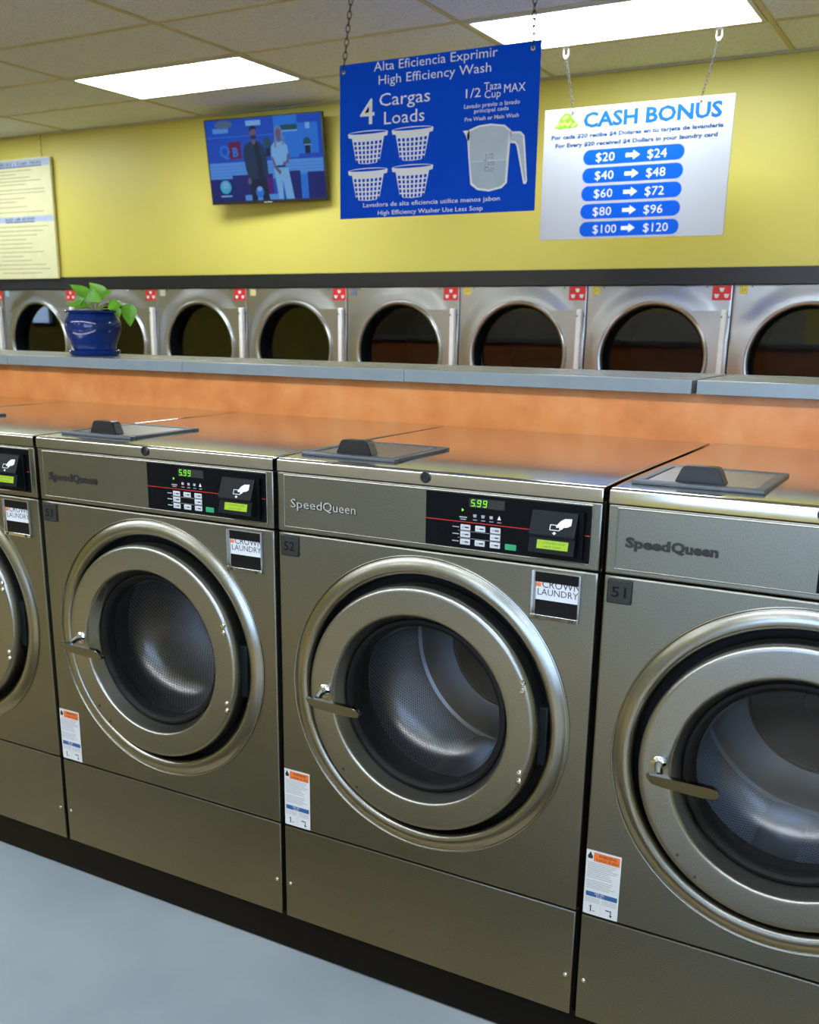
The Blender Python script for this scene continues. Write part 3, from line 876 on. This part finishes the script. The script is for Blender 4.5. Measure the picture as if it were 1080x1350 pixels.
# ------------------------------------------------------------------ dryers
DP, DX, DZT = 0.7915, -4.2432, 1.7143 + ZO
def make_dryer():
    t = thing('tumble_dryer', 'x', 'dryer', (0, 0, 0), 'wall of dryers')
    hw = DP / 2 - .0025; dc = (-.003, 0, -.3875)
    mb = MB()
    def disp(r):
        s = max(0, min(1, (.42 - r) / (.42 - .312))); s = s * s * (3 - 2 * s)
        return -.016 * s
    sheet_with_hole(mb, -hw, hw, -.95, -.003, dc[0], dc[2], .29, 'dryer_steel', disp, nr=14, edge=.003, ret=.03)
    for s in (-1, 1):
        mb.box((s * hw - (.002 if s > 0 else 0), .03, -DZT + .0), (s * hw + (.002 if s < 0 else 0), .8, -.003), 'dryer_steel')
    mb.box((-hw, .03, -.005), (hw, .8, -.003), 'dryer_steel'); mb.box((-hw, .798, -DZT), (hw, .8, -.003), 'dryer_steel')
    mb.build('cabinet', t)
    MB().box((-hw, 0, -DZT), (hw, .03, -.953), 'dryer_steel', .003).build('lower_panel', t)
    # drum, seen dark through the glass
    mb = MB().lathe([(.275, .05), (.33, .08), (.33, .65), (.2, .66), (.001, .66)], dc, 'drum_dark', seg=48)
    mb.build('drum', t)
    # door: right-hand plate, round ring, recessed window
    mb = MB()
    arc = [(dc[0] + .29 * math.cos(a), dc[2] + .29 * math.sin(a)) for a in [math.radians(-61 + 122 * k / 24) for k in range(25)]]
    mb.prism(arc + [(.366, -.1335), (.366, -.6415)], -.022, -.012, 'dryer_steel')
    # flip so that the outline keeps its concave arc
    mb.lathe([(.304, .004), (.3045, -.022), (.302, -.034), (.296, -.040), (.288, -.038), (.2815, -.030), (.279, -.018)], dc, 'dryer_ring', seg=96)
    mb.lathe([(.279, -.018), (.270, .0), (.264, .055)], dc, 'panel_black', seg=96)
    mb.build('door', t)
    dr = t.children[-1]
    mb = MB(); mb.raw([(dc[0] + .264 * math.cos(2 * PI * k / 64), .050, dc[2] + .264 * math.sin(2 * PI * k / 64)) for k in range(64)], [tuple(range(64))], 'dryer_glass')
    mb.build('window', dr)
    mb = MB().box((.350, -.040, -.645), (.379, -.004, -.128), 'hinge_paint', .006, 3)
    hb = mb.build('hinge_bar', t)
    hb['label'] = 'pale vertical hinge bar'
    for x, z in ((.357, -.165), (.386, -.165), (-.30, -.012), (.262, -.012)):
        MB().lathe([(.0045, -.001 if x < .35 or x > .38 else -.041), (.004, -.004 if x < .35 or x > .38 else -.044), (.0005, -.0045 if x < .35 or x > .38 else -.0445)], (x, 0, z), 'steel_dark', seg=10, capb=True).build('screw', t)
    # red load sticker with three baskets
    x0, x1, z0, z1 = .2895, .3865, -.0805, -.0075
    mb = MB().box((x0, -.0012, z0), (x1, .001, z1), 'red')
    for cx, cz in ((.338, -.027), (.313, -.058), (.3635, -.058)):
        mb.flat([(cx - .012, cz + .007), (cx + .012, cz + .007), (cx + .008, cz - .010), (cx - .008, cz - .010)], 'print_white', -.0016)
        mb.flat([(cx - .013, cz + .009), (cx + .013, cz + .009), (cx + .013, cz + .0065), (cx - .013, cz + .0065)], 'print_white', -.0018)
    mb.build('load_sticker', t)['label'] = 'red sticker with three white baskets'
    return t
d0 = make_dryer()
DL = [(-3, '7', 'tag_ice', 'stainless dryer at the left edge, only its red sticker and hinge bar showing'),
      (-2, '9', 'tag_ice', 'leftmost fully framed stainless dryer, left of the plant, with a pale blue tag'),
      (-1, '11', 'tag_pale', 'stainless dryer directly behind the potted plant'),
      (0, '13', 'tag_pale', 'stainless dryer just right of the plant, with a pale grey tag'),
      (1, '15', 'tag_cream', 'stainless dryer with a cream tag, third to the right from the plant pot'),
      (2, '17', 'tag_navy', 'stainless dryer with a dark navy number tag'),
      (3, '19', 'tag_yellow', 'stainless dryer with the yellow number tag 19'),
      (4, '21', 'tag_yellow', 'stainless dryer with the yellow number tag 21'),
      (5, '23', 'tag_yellow', 'stainless dryer with the yellow number tag 23 at the right edge')]
DL[4] = (1, '15', 'tag_cream', 'second stainless dryer to the right of the plant, with a cream tag')
for k, (i, num, tm, lab) in enumerate(DL):
    d = d0 if k == 0 else copy_tree(d0)
    d.location = (DX + (i + .5) * DP, YB - .003, DZT); d['label'] = lab
    DL[k] = (num, tm, d)
for num, tm, d in DL:
    mb = MB().box((-.366, -.0012, -.0505), (-.322, .001, -.0075), tm, .0005, 1)
    mb.text(num, -.344, -.037, .016, 'label_white' if tm == 'tag_navy' else 'print_black', -.0017, center=True)
    for a, b_, c_, e_ in ((-.361, -.327, -.0130, -.0118), (-.361, -.327, -.0465, -.0453), (-.361, -.3598, -.0465, -.0118), (-.3282, -.327, -.0465, -.0118)):
        mb.quad(a, b_, c_, e_, 'print_black' if tm != 'tag_navy' else 'label_white', -.0016)
    mb.build('number_tag', d)

# ------------------------------------------------------------------ hanging signs
def sign_base(name, label, loc, W, H, mat, group=None):
    t = thing(name, label, 'sign', loc, group)
    MB().box((-W / 2, 0, -H / 2), (W / 2, .006, H / 2), mat, .001, 1).build('panel', t)
    return t

BW = 0.8775; S = BW / 100
bl = sign_base('hanging_sign', 'blue hanging sign about high efficiency wash loads and soap cup', (-1.1105, 2.0130, 2.2168 + ZO), BW, .5867, 'blue_print')
Y0 = -.0006; SIGN = [bl]
def T(s, u0, u1, v, cap, w=0.0, mat='print_bright'):
    q_ = MB(); q_.text(s, u0 * S, v * S, cap * S, mat, Y0, x1=u1 * S, weight=w); q_.build('lettering', SIGN[0])
T('Alta Eficiencia Exprimir', -31.4, 30.2, 29.2, 3.7); T('High Efficiency Wash', -28.8, 27.4, 23.5, 3.7)
T('4', -38.7, -31.0, 7.4, 10.6, .005); T('Cargas', -28.4, -2.1, 14.4, 5.2); T('Loads', -25.8, -4.8, 6.6, 5.2)
T('1/2', 15.6, 22.8, 14.0, 3.6); T('Taza', 24.3, 32.5, 16.4, 3.0); T('Cup', 24.6, 32.3, 13.2, 3.0); T('MAX', 33.8, 43.7, 14.6, 3.3)
T('Lavado previo o lavado', 14.9, 41.4, 9.8, 1.75, .006); T('principal cada', 19.9, 36.3, 7.7, 1.6, .006); T('Pre Wash or Main Wash', 15.4, 41.1, 4.6, 1.6, .006)
T('Lavadora de alta eficiencia utilice menos jabon', -37.0, 33.6, -28.6, 1.9, .004); T('High Efficiency Washer Use Less Soap', -28.9, 25.4, -32.3, 1.9, .004)
for cx, cz in ((-34.5, 3.6), (-10.9, 3.6), (-34.5, -12.5), (-10.7, -12.3)):
    q = MB()
    def pt(u, v): return ((cx + u) * S, (cz + v) * S)
    q.flat([pt(-9.0, -.6), pt(9.0, -.6), pt(6.4, -12.2), pt(4.5, -13.0), pt(0, -13.3), pt(-4.5, -13.0), pt(-6.4, -12.2)], 'print_bright', -.0005)
    q.flat([pt(10.8 * math.cos(a), 1.1 * math.sin(a)) for a in [2 * PI * k / 28 for k in range(28)]], 'print_bright', -.0008)
    q.flat([pt(10.0 * math.cos(a), .15 + .55 * math.sin(a)) for a in [2 * PI * k / 28 for k in range(28)]], 'blue_print', -.0011)
    q.flat([pt(-10.8, 0), pt(10.8, 0), pt(10.5, -1.6), pt(6, -2.2), pt(0, -2.4), pt(-6, -2.2), pt(-10.5, -1.6)], 'print_bright', -.0009)
    for rr in range(5):
        v1 = -3.4 - rr * 1.98; v0 = v1 - 1.35
        for cc in range(7):
            f = (cc - 3) / 3.5
            h1 = 8.6 + (6.6 - 8.6) * (-v1 / 13); h0 = 8.6 + (6.6 - 8.6) * (-v0 / 13)
            g = .085 if True else 0
            sag = -.25 * (1 - f * f)
            q.flat([pt((f - g) * h1, v1 + sag), pt((f + g) * h1, v1 + sag), pt((f + g) * h0, v0 + sag), pt((f - g) * h0, v0 + sag)], 'blue_print', -.0009)
    q.build('basket_picture', bl)
q = MB()
def pc(l): return [(u * S, v * S) for u, v in l]
q.flat(pc([(16.7, -.6), (17.7, 1.2), (22.4, 2.6), (28.1, 2.9), (34.7, 1.9), (38.0, -.6), (37.6, -4.0), (36.7, -21.6), (34.2, -23.6), (28.2, -24.7), (22.4, -23.8), (19.0, -21.4), (17.6, -10), (16.9, -3.0)]), 'print_bright', -.0005)
q.flat(pc([(14.6, .9), (16.9, 1.0), (18.5, 0.2), (17.6, -3.4), (16.6, -2.5), (15.7, -.4)]), 'print_bright', -.0005)
q.flat(pc([(17.9, .2), (22.6, 1.8), (28.1, 2.1), (34.3, 1.2), (37.0, -.9), (36.6, -4.0), (36.0, -12.0), (18.6, -12.0), (18.2, -8)]), 'cup_fill', -.0008)
q.flat(pc([(18.6, -12.2), (36.0, -12.2), (35.7, -21.2), (33.6, -22.8), (28.2, -23.8), (22.7, -22.9), (19.9, -20.8)]), 'cup_water', -.0008)
q.flat(pc([(37.4, -.9), (42.2, -1.2), (44.0, -2.8), (44.4, -5.0), (46.2, -21.3), (45.6, -22.5), (44.4, -22.3), (40.6, -7.0), (39.8, -5.8), (37.4, -5.6)]), 'print_bright', -.0005)
q.flat(pc([(38.0, -1.9), (41.8, -2.0), (43.3, -3.2), (43.6, -5.2), (45.4, -20.9), (45.0, -21.4), (41.5, -6.9), (40.2, -4.9), (38.0, -4.6)]), 'cup_fill', -.0008)
for s, u0, u1, v in (('1/2', 25.9, 30.1, -11.2), ('Taza', 25.2, 30.6, -13.8), ('Cup', 25.5, 30.5, -16.4)):
    q.text(s, u0 * S, v * S, 2.1 * S, 'print_black', -.0011, x1=u1 * S, weight=.012)
    q.text(s, u0 * S, v * S, 2.1 * S, 'cup_fill', -.0014, x1=u1 * S, weight=-.012)
q.build('cup_picture', bl)
def ring_and_chain(t, hole, top, link, wire, hook=None, grommet=True):
    hx, hz = hole
    if grommet:
        g = MB().lathe([(.0035, -.002), (.0045, -.0028), (.0085, -.0024), (.0095, -.0002)], (hx, 0, hz), 'brass', seg=20); g.lathe([(.0036, -.0015), (.0004, -.0014)], (hx, 0, hz), 'print_black', seg=16); g.build('grommet', t)
    q = MB()
    q.tube([(hx + .0 , .003 + .010 * math.cos(a), hz + .012 + .013 * math.sin(a)) for a in [2 * PI * k / 14 for k in range(14)]], wire * .9, 'steel_dark', 6, True)
    chain_mesh(q, (hx, .003, hz + .024), top, link, wire, 'steel_dark')
    q.build('hanging_chain', t)
ring_and_chain(bl, (-47.7 * S, 30.4 * S), (-1.505 + 1.1105, .025, 2.882 - 2.2168 - 0.0 - ZO), .034, .0022)
ring_and_chain(bl, (46.4 * S, 30.6 * S), (-.717 + 1.1105, .025, 2.882 - 2.2168 - ZO), .034, .0022)

WW = 0.9114; S = WW / 100
ws = sign_base('hanging_sign', 'white hanging cash bonus sign with five blue price bars', (-.6925, 3.2589, 2.2132 + ZO), WW, .6018, 'sign_white')
SIGN[0] = ws
T('CASH BONUS', -28.0, 44.2, 23.1, 7.5, .035, 'print_cash')
T('Por cada $20 recibe $4 Dolares en tu tarjeta de lavanderia', -45.6, 45.4, 18.1, 2.1, .035, 'print_slate')
T('For Every $20 received $4 Dollars in your laundry card', -43.1, 42.9, 13.9, 2.1, .035, 'print_slate')
for k, (a, b_) in enumerate((('$20', '$24'), ('$40', '$48'), ('$60', '$72'), ('$80', '$96'), ('$100', '$120'))):
    v = 8.0 - 9.0 * k; q = MB(); h = 3.75
    q.flat([((27.0 - h + h * math.cos(t)) * S, (v + h * math.sin(t)) * S) for t in [-PI / 2 + PI * i / 14 for i in range(15)]] +
           [((-27.0 + h - h * math.cos(t)) * S, (v - h * math.sin(t)) * S) for t in [-PI / 2 + PI * i / 14 for i in range(15)]], 'print_blue', -.0005)
    l0, l1 = (-19.4, -6.3) if k == 4 else (-20.0, -9.7); r0_, r1_ = (8.3, 21.4) if k == 4 else (7.8, 17.9)
    q.text(a, l0 * S, (v - 2.2) * S, 4.2 * S, 'print_white', -.0009, x1=l1 * S); q.text(b_, r0_ * S, (v - 2.2) * S, 4.2 * S, 'print_white', -.0009, x1=r1_ * S)
    q.flat([(x * S, (v + z) * S) for x, z in ((-3.8, 1.0), (.2, 1.0), (.2, 2.3), (3.8, 0), (.2, -2.3), (.2, -1.0), (-3.8, -1.0))], 'print_white', -.0009)
    q.build('price_bar', ws)
q = MB(); rng = random.Random(5)
q.flat(pc([(-44.4, 24.0), (-42, 26.5), (-41.5, 28.2), (-38.5, 31.0), (-35.5, 30.4), (-34.2, 28.0), (-31.2, 25.6), (-31.0, 24.0), (-33, 23.2), (-38, 23.4), (-41, 22.8)]), 'money', -.0005)
for u, v in ((-41.8, 25.2), (-38.2, 28.6), (-36.2, 25.4), (-33.2, 24.8), (-39.2, 25.6)):
    a = rng.random() * .8 - .1
    q.flat([((u + 1.7 * math.cos(a) * sx_ - .8 * math.sin(a) * sz_) * S, (v + 1.7 * math.sin(a) * sx_ + .8 * math.cos(a) * sz_) * S) for sx_, sz_ in ((-1, -1), (1, -1), (1, 1), (-1, 1))], 'money_light', -.0008)
q.build('money_picture', ws)
for hx, tx_ in ((-34.3, -1.0558), (33.4, -.3338)):
    top = (tx_ + .6925, .003, 2.745 - 2.2132)
    ring_and_chain(ws, (hx * S, 30.6 * S), top, .022, .0013, grommet=True)
    q = MB(); zc_ = ZC - .006 - (2.2132 + ZO); zb = 2.7436 - 2.2132
    q.box((top[0] - .016, -.012, zc_ - .004), (top[0] + .016, .018, zc_), 'white_plastic', .001, 1)
    q.box((top[0] - .0145, 0, zb + .006), (top[0] - .0095, .006, zc_ - .003), 'white_plastic'); q.box((top[0] + .0095, 0, zb + .006), (top[0] + .0145, .006, zc_ - .003), 'white_plastic')
    q.prism([(top[0] - .0145, zb + .007), (top[0] + .0145, zb + .007), (top[0] + .006, zb - .008), (top[0] - .006, zb - .008)], 0, .006, 'white_plastic')
    q.build('ceiling_hook', ws)

# notice board at the left
nb = thing('notice_board', 'tall cream notice board with blue bands hanging at the left edge', 'sign', (-5.173 - .55, YB - .034, (2.6315 + 1.790) / 2 + ZO))
bw, bh = .55, .4207
MB().box((-bw, 0, -bh), (bw, .02, bh), 'cream', .002).build('panel', nb)
q = MB()
q.quad(-bw + .01, bw - .005, bh - .058, bh - .010, 'board_band', -.0005)
strokes(q, -bw + .05, bw - .085, bh - .050, .030, 'navy_grey', -.001, 21); q.quad(-bw + .05, bw - .085, bh - .060, bh - .054, 'print_slate', -.001)
q.build('heading_band', nb); q = MB()
q.quad(-bw + .01, bw - .005, -.018, .022, 'board_band', -.0005)
strokes(q, .04, bw - .20, -.010, .028, 'navy_grey', -.001, 22); q.quad(.04, bw - .20, -.020, -.014, 'print_slate', -.001)
q.build('heading_band', nb)
rng = random.Random(11)
z = bh - .085
while z > .04:
    q = MB(); q.quad(-bw + .04, bw - .04 - rng.random() * .35, z, z + .006, 'board_text', -.0005); q.build('text_line', nb); z -= .0235 if rng.random() < .6 else .036
z = -.052
while z > -bh + .02:
    q = MB()
    if rng.random() < .7: q.flat(circle(-.06 + .0, z + .003, .005, 8), 'print_black', -.0006)
    q.quad(-bw + .06, -.09, z, z + .006, 'board_text', -.0005)
    q.quad(-.04, bw - .05 - rng.random() * .3, z, z + .006, 'board_text', -.0005); q.build('text_line', nb); z -= .030
for s in (-1, 1):
    MB().tube([(s * (bw - .087), .01, bh - .004), (s * (bw - .087), .01, ZC - .01 - nb.location.z)], .0022, 'print_black', 6).build('hanging_cord', nb)

# ------------------------------------------------------------------ television
TW, TH = .847, .499
tv = thing('television', 'flat screen television on the yellow wall showing two presenters', 'television', (-3.184, 3.700, 2.470 + ZO), None, (math.radians(8.15), 0, math.radians(5.25)))
mb = MB().box((-TW / 2, 0, -TH / 2), (TW / 2, .03, TH / 2), 'black', .004)
mb.box((-.25, .03, -.17), (.25, .052, .14), 'black', .008); mb.build('case', tv)
mb = MB().box((-.10, .05, -.10), (.10, .062, .10), 'steel_dark'); mb.box((-.06, .058, -.08), (.06, .118, -.02), 'steel_dark'); mb.build('wall_bracket', tv)
SC = {}
def em(nm, c, st=1.0):
    MAT['tv_' + nm] = glow('screen_' + nm, (c[0] * .6, c[1] * .9, c[2]), st * .5, .05); return 'tv_' + nm
e_bg = em('blue', (.008, .09, .62)); e_lt = em('light', (.03, .22, .85)); e_wh = em('white', (.16, .36, .90)); e_pal = em('pale', (.35, .55, .95))
e_nv = em('navy', (.008, .02, .20)); e_dk = em('dark', (.006, .016, .05)); e_jk = em('jacket', (.012, .04, .11)); e_sk = em('skin', (.22, .12, .22)); e_rd = em('red', (.22, .01, .08))
e_gr = em('green', (.01, .10, .12)); e_cy = em('cyan', (.10, .55, .80)); e_hr = em('hair', (.30, .26, .42)); e_mg = em('magenta', (.12, .01, .22)); e_yl = em('olive', (.14, .17, .30))
q = MB(); sw, sh = TW - .022, TH - .026; zs = .006
def sp(s, t): return (-sw / 2 + s * sw, zs + sh / 2 - t * sh)
lay = [-.0006]
def R(s0, s1, t0, t1, mt): lay[0] -= .00003; q.flat([sp(s0, t0), sp(s1, t0), sp(s1, t1), sp(s0, t1)], mt, lay[0])
def PG(l, mt): lay[0] -= .00003; q.flat([sp(*a) for a in l], mt, lay[0])
def EL(s, t, a, b_, mt): PG([(s + a * math.cos(2 * PI * k / 20), t + b_ * math.sin(2 * PI * k / 20)) for k in range(20)], mt)
R(0, 1, 0, 1, e_bg); R(.60, .80, 0, .5, e_lt); R(0, 1, .52, .74, e_wh); R(.80, .97, .10, .46, e_lt)
for t_ in (.56, .60, .64, .68): R(0, 1, t_, t_ + .006, e_lt)
R(0, .95, .205, .215, e_lt); R(.36, .49, .03, .09, e_pal); R(.06, .20, .10, .16, e_wh); EL(.16, .06, .08, .05, e_yl)
R(.0, .30, .72, 1, e_nv); R(.20, .56, .68, .95, e_nv); R(.68, .80, .66, 1, e_nv); R(.86, 1, .68, 1, e_nv); R(.30, .60, .93, 1, e_wh); R(.80, .86, .7, 1, e_lt)
R(.47, .56, .72, .92, e_mg); R(.19, .30, .27, .48, e_rd); q.text('B', *sp(.225, .45), .055, e_lt, lay[0] - .0001, weight=.03); q.text('Q', *sp(.105, .45), .070, e_lt, lay[0] - .0001, weight=.02)
R(.66, .80, .11, .17, e_gr); R(.66, .80, .175, .19, e_pal); EL(.875, .33, .033, .06, e_gr); R(.855, .90, .37, .46, e_dk); R(.85, .91, .355, .365, e_pal); EL(.535, .31, .033, .07, e_gr); R(.515, .555, .37, .47, e_dk)
# presenter in a dark jacket
PG([(.36, .72), (.50, .72), (.52, 1), (.46, 1), (.43, .80), (.41, 1), (.36, 1)], e_dk)
PG([(.39, .28), (.335, .32), (.315, .42), (.33, .62), (.355, .76), (.38, .74), (.50, .72), (.525, .68), (.52, .50), (.505, .36), (.47, .30), (.44, .27)], e_jk)
PG([(.405, .29), (.45, .29), (.475, .50), (.48, .72), (.435, .72), (.43, .50)], e_dk); PG([(.395, .22), (.435, .22), (.432, .30), (.415, .33), (.398, .28)], e_sk)
EL(.415, .18, .030, .075, e_sk); PG([(.385, .17), (.39, .105), (.42, .09), (.447, .11), (.448, .15), (.43, .13), (.40, .14)], e_dk); PG([(.39, .21), (.445, .20), (.44, .245), (.415, .26), (.395, .245)], e_jk)
EL(.352, .76, .016, .04, e_sk)
# presenter in white
PG([(.575, .62), (.70, .62), (.735, 1), (.665, 1), (.645, .76), (.64, 1), (.60, 1)], e_pal)
PG([(.595, .30), (.565, .36), (.56, .50), (.59, .60), (.68, .60), (.715, .52), (.705, .36), (.675, .31), (.64, .29)], e_pal)
PG([(.60, .24), (.605, .14), (.635, .11), (.665, .15), (.685, .32), (.665, .36), (.66, .24), (.62, .24), (.61, .38), (.592, .36)], e_hr); EL(.635, .20, .023, .06, e_sk); PG([(.625, .25), (.648, .25), (.65, .31), (.625, .31)], e_sk)
PG([(.56, .48), (.575, .48), (.60, .60), (.64, .66), (.625, .70), (.585, .62)], e_sk); PG([(.70, .44), (.716, .46), (.71, .55), (.66, .60), (.655, .56), (.69, .53)], e_sk); R(.60, .68, .585, .61, e_jk)
EL(.13, .82, .050, .085, e_cy); EL(.13, .80, .030, .045, e_pal); R(.08, .18, .925, .945, e_pal); EL(.435, .90, .035, .07, e_lt); EL(.435, .86, .022, .03, e_pal); R(.87, .905, .10, .17, e_pal)
q.build('screen', tv)['label'] = 'lit blue screen picture of a talk show'
MB().box((-.03, -.001, -TH / 2 + .004), (.03, 0, -TH / 2 + .009), 'print_grey').build('maker_plate', tv)

# ------------------------------------------------------------------ potted plant
PC = Vector((-1.975, .985, SH1))
pp = thing('potted_plant', 'trailing green pothos in a cobalt blue glazed pot on the ledge', 'plant', PC)
MB().lathe([(.001, .0), (.078, .0), (.088, .004), (.0935, .018), (.091, .020), (.080, .008), (.001, .007)], (0, 0, 0), 'pot', 'z', 48).build('saucer', pp)
mb = MB().lathe([(.001, .008), (.070, .008), (.076, .014), (.077, .026), (.082, .045), (.095, .075), (.1015, .098), (.100, .122), (.092, .140), (.087, .146), (.090, .150), (.0985, .154), (.1005, .158), (.097, .161), (.088, .160), (.083, .152), (.082, .140)], (0, 0, 0), 'pot', 'z', 64)
mb.lathe([(.083, .142), (.04, .146), (.001, .147)], (0, 0, 0), 'soil', 'z', 32)
mb.build('pot', pp)
vr, vu = Vector((.87, .49, 0)), Vector((0, 0, 1)); vf = Vector((.72, -.69, .25)).normalized()
def leaf(base, tip, width, nrm, droop=.15):
    base, tip = Vector(base), Vector(tip); d = tip - base; L = d.length; d.normalize()
    nrm = Vector(nrm); nrm = (nrm - d * nrm.dot(d)).normalized(); sd = d.cross(nrm)
    prof = [(0, .02), (-.06, .35), (0.02, .72), (.15, .98), (.32, 1.0), (.5, .84), (.68, .58), (.84, .30), (.95, .10), (1.0, .015)]
    vs = []; fs = []
    for k, (s, w) in enumerate(prof):
        ss = max(0, s)
        for j, tt in enumerate((-1, -.5, 0, .5, 1)):
            ps = s if abs(tt) > .1 else ss
            vs.append(base + d * (L * ps) + sd * (width / 2 * w * tt) + nrm * (.10 * width * abs(tt) * w - droop * L * ss * ss))
    for k in range(len(prof) - 1):
        for j in range(4): fs.append((k * 5 + j, k * 5 + j + 1, k * 5 + j + 6, k * 5 + j + 5))
    m_ = MB(); m_.raw(vs, fs, 'leaf', True); m_.build('leaf', pp, sharp=0)
def V(px, py, dep=0.0): return vr * ((px - 120.5) / 356) + vu * (.157 + (411 - py) / 343) + vf * dep
for b0, t0, w, dep, nz in (((116, 393), (94, 377), .050, .01, .4), ((136, 393), (119, 376), .058, .0, .3), ((124, 404), (124, 389), .055, .055, .1), ((112, 408), (86, 402), .048, .03, .5),
                           ((134, 396), (149, 388), .050, .02, .5), ((143, 405), (159, 404), .050, .02, .3), ((168, 403), (170, 429), .056, .0, .1), ((108, 406), (112, 399), .038, .04, .6),
                           ((152, 409), (156, 420), .030, .03, .2), ((128, 390), (137, 377), .040, -.03, .4), ((104, 398), (112, 385), .042, -.04, .4), ((118, 408), (104, 410), .030, .05, .7)):
    n_ = (vf * (1 - nz) + vu * nz + vr * random.uniform(-.3, .3)).normalized()
    leaf(V(*b0, dep), V(*t0, dep + random.uniform(-.01, .02)), w, n_, random.uniform(.05, .2))
for (x, y), dep in (((116, 393), .01), ((136, 393), 0), ((124, 404), .055), ((112, 408), .03), ((134, 396), .02), ((143, 405), .02), ((128, 390), -.03), ((104, 398), -.04), ((152, 409), .03)):
    a = V(123 + random.uniform(-9, 9), 417, 0); b_ = V(x, y, dep)
    MB().tube([a, a.lerp(b_, .5) + Vector((0, 0, .012)), b_], .0018, 'stem', 6).build('stem', pp)
MB().tube([V(126, 416, .02), V(138, 402, .02), V(152, 400, .01), V(164, 400, 0), V(168, 403, 0)], .0018, 'stem', 6).build('stem', pp)

# ------------------------------------------------------------------ folding table in the foreground
TZ = 0.80
tb = thing('folding_table', 'pale laminate folding table in the blurred foreground', 'table', (-.2, -1.28, 0))
MB().box((-2.0, -.425, TZ - .035), (1.9, .412, TZ), 'table', .006, 3).build('tabletop', tb)
for x in (-1.5, 1.4):
    MB().box((x - .03, -.05, .02), (x + .03, .05, TZ - .035), 'steel_dark', .004).build('leg', tb)
    MB().box((x - .04, -.33, 0), (x + .04, .33, .022), 'steel_dark', .004).build('foot', tb)
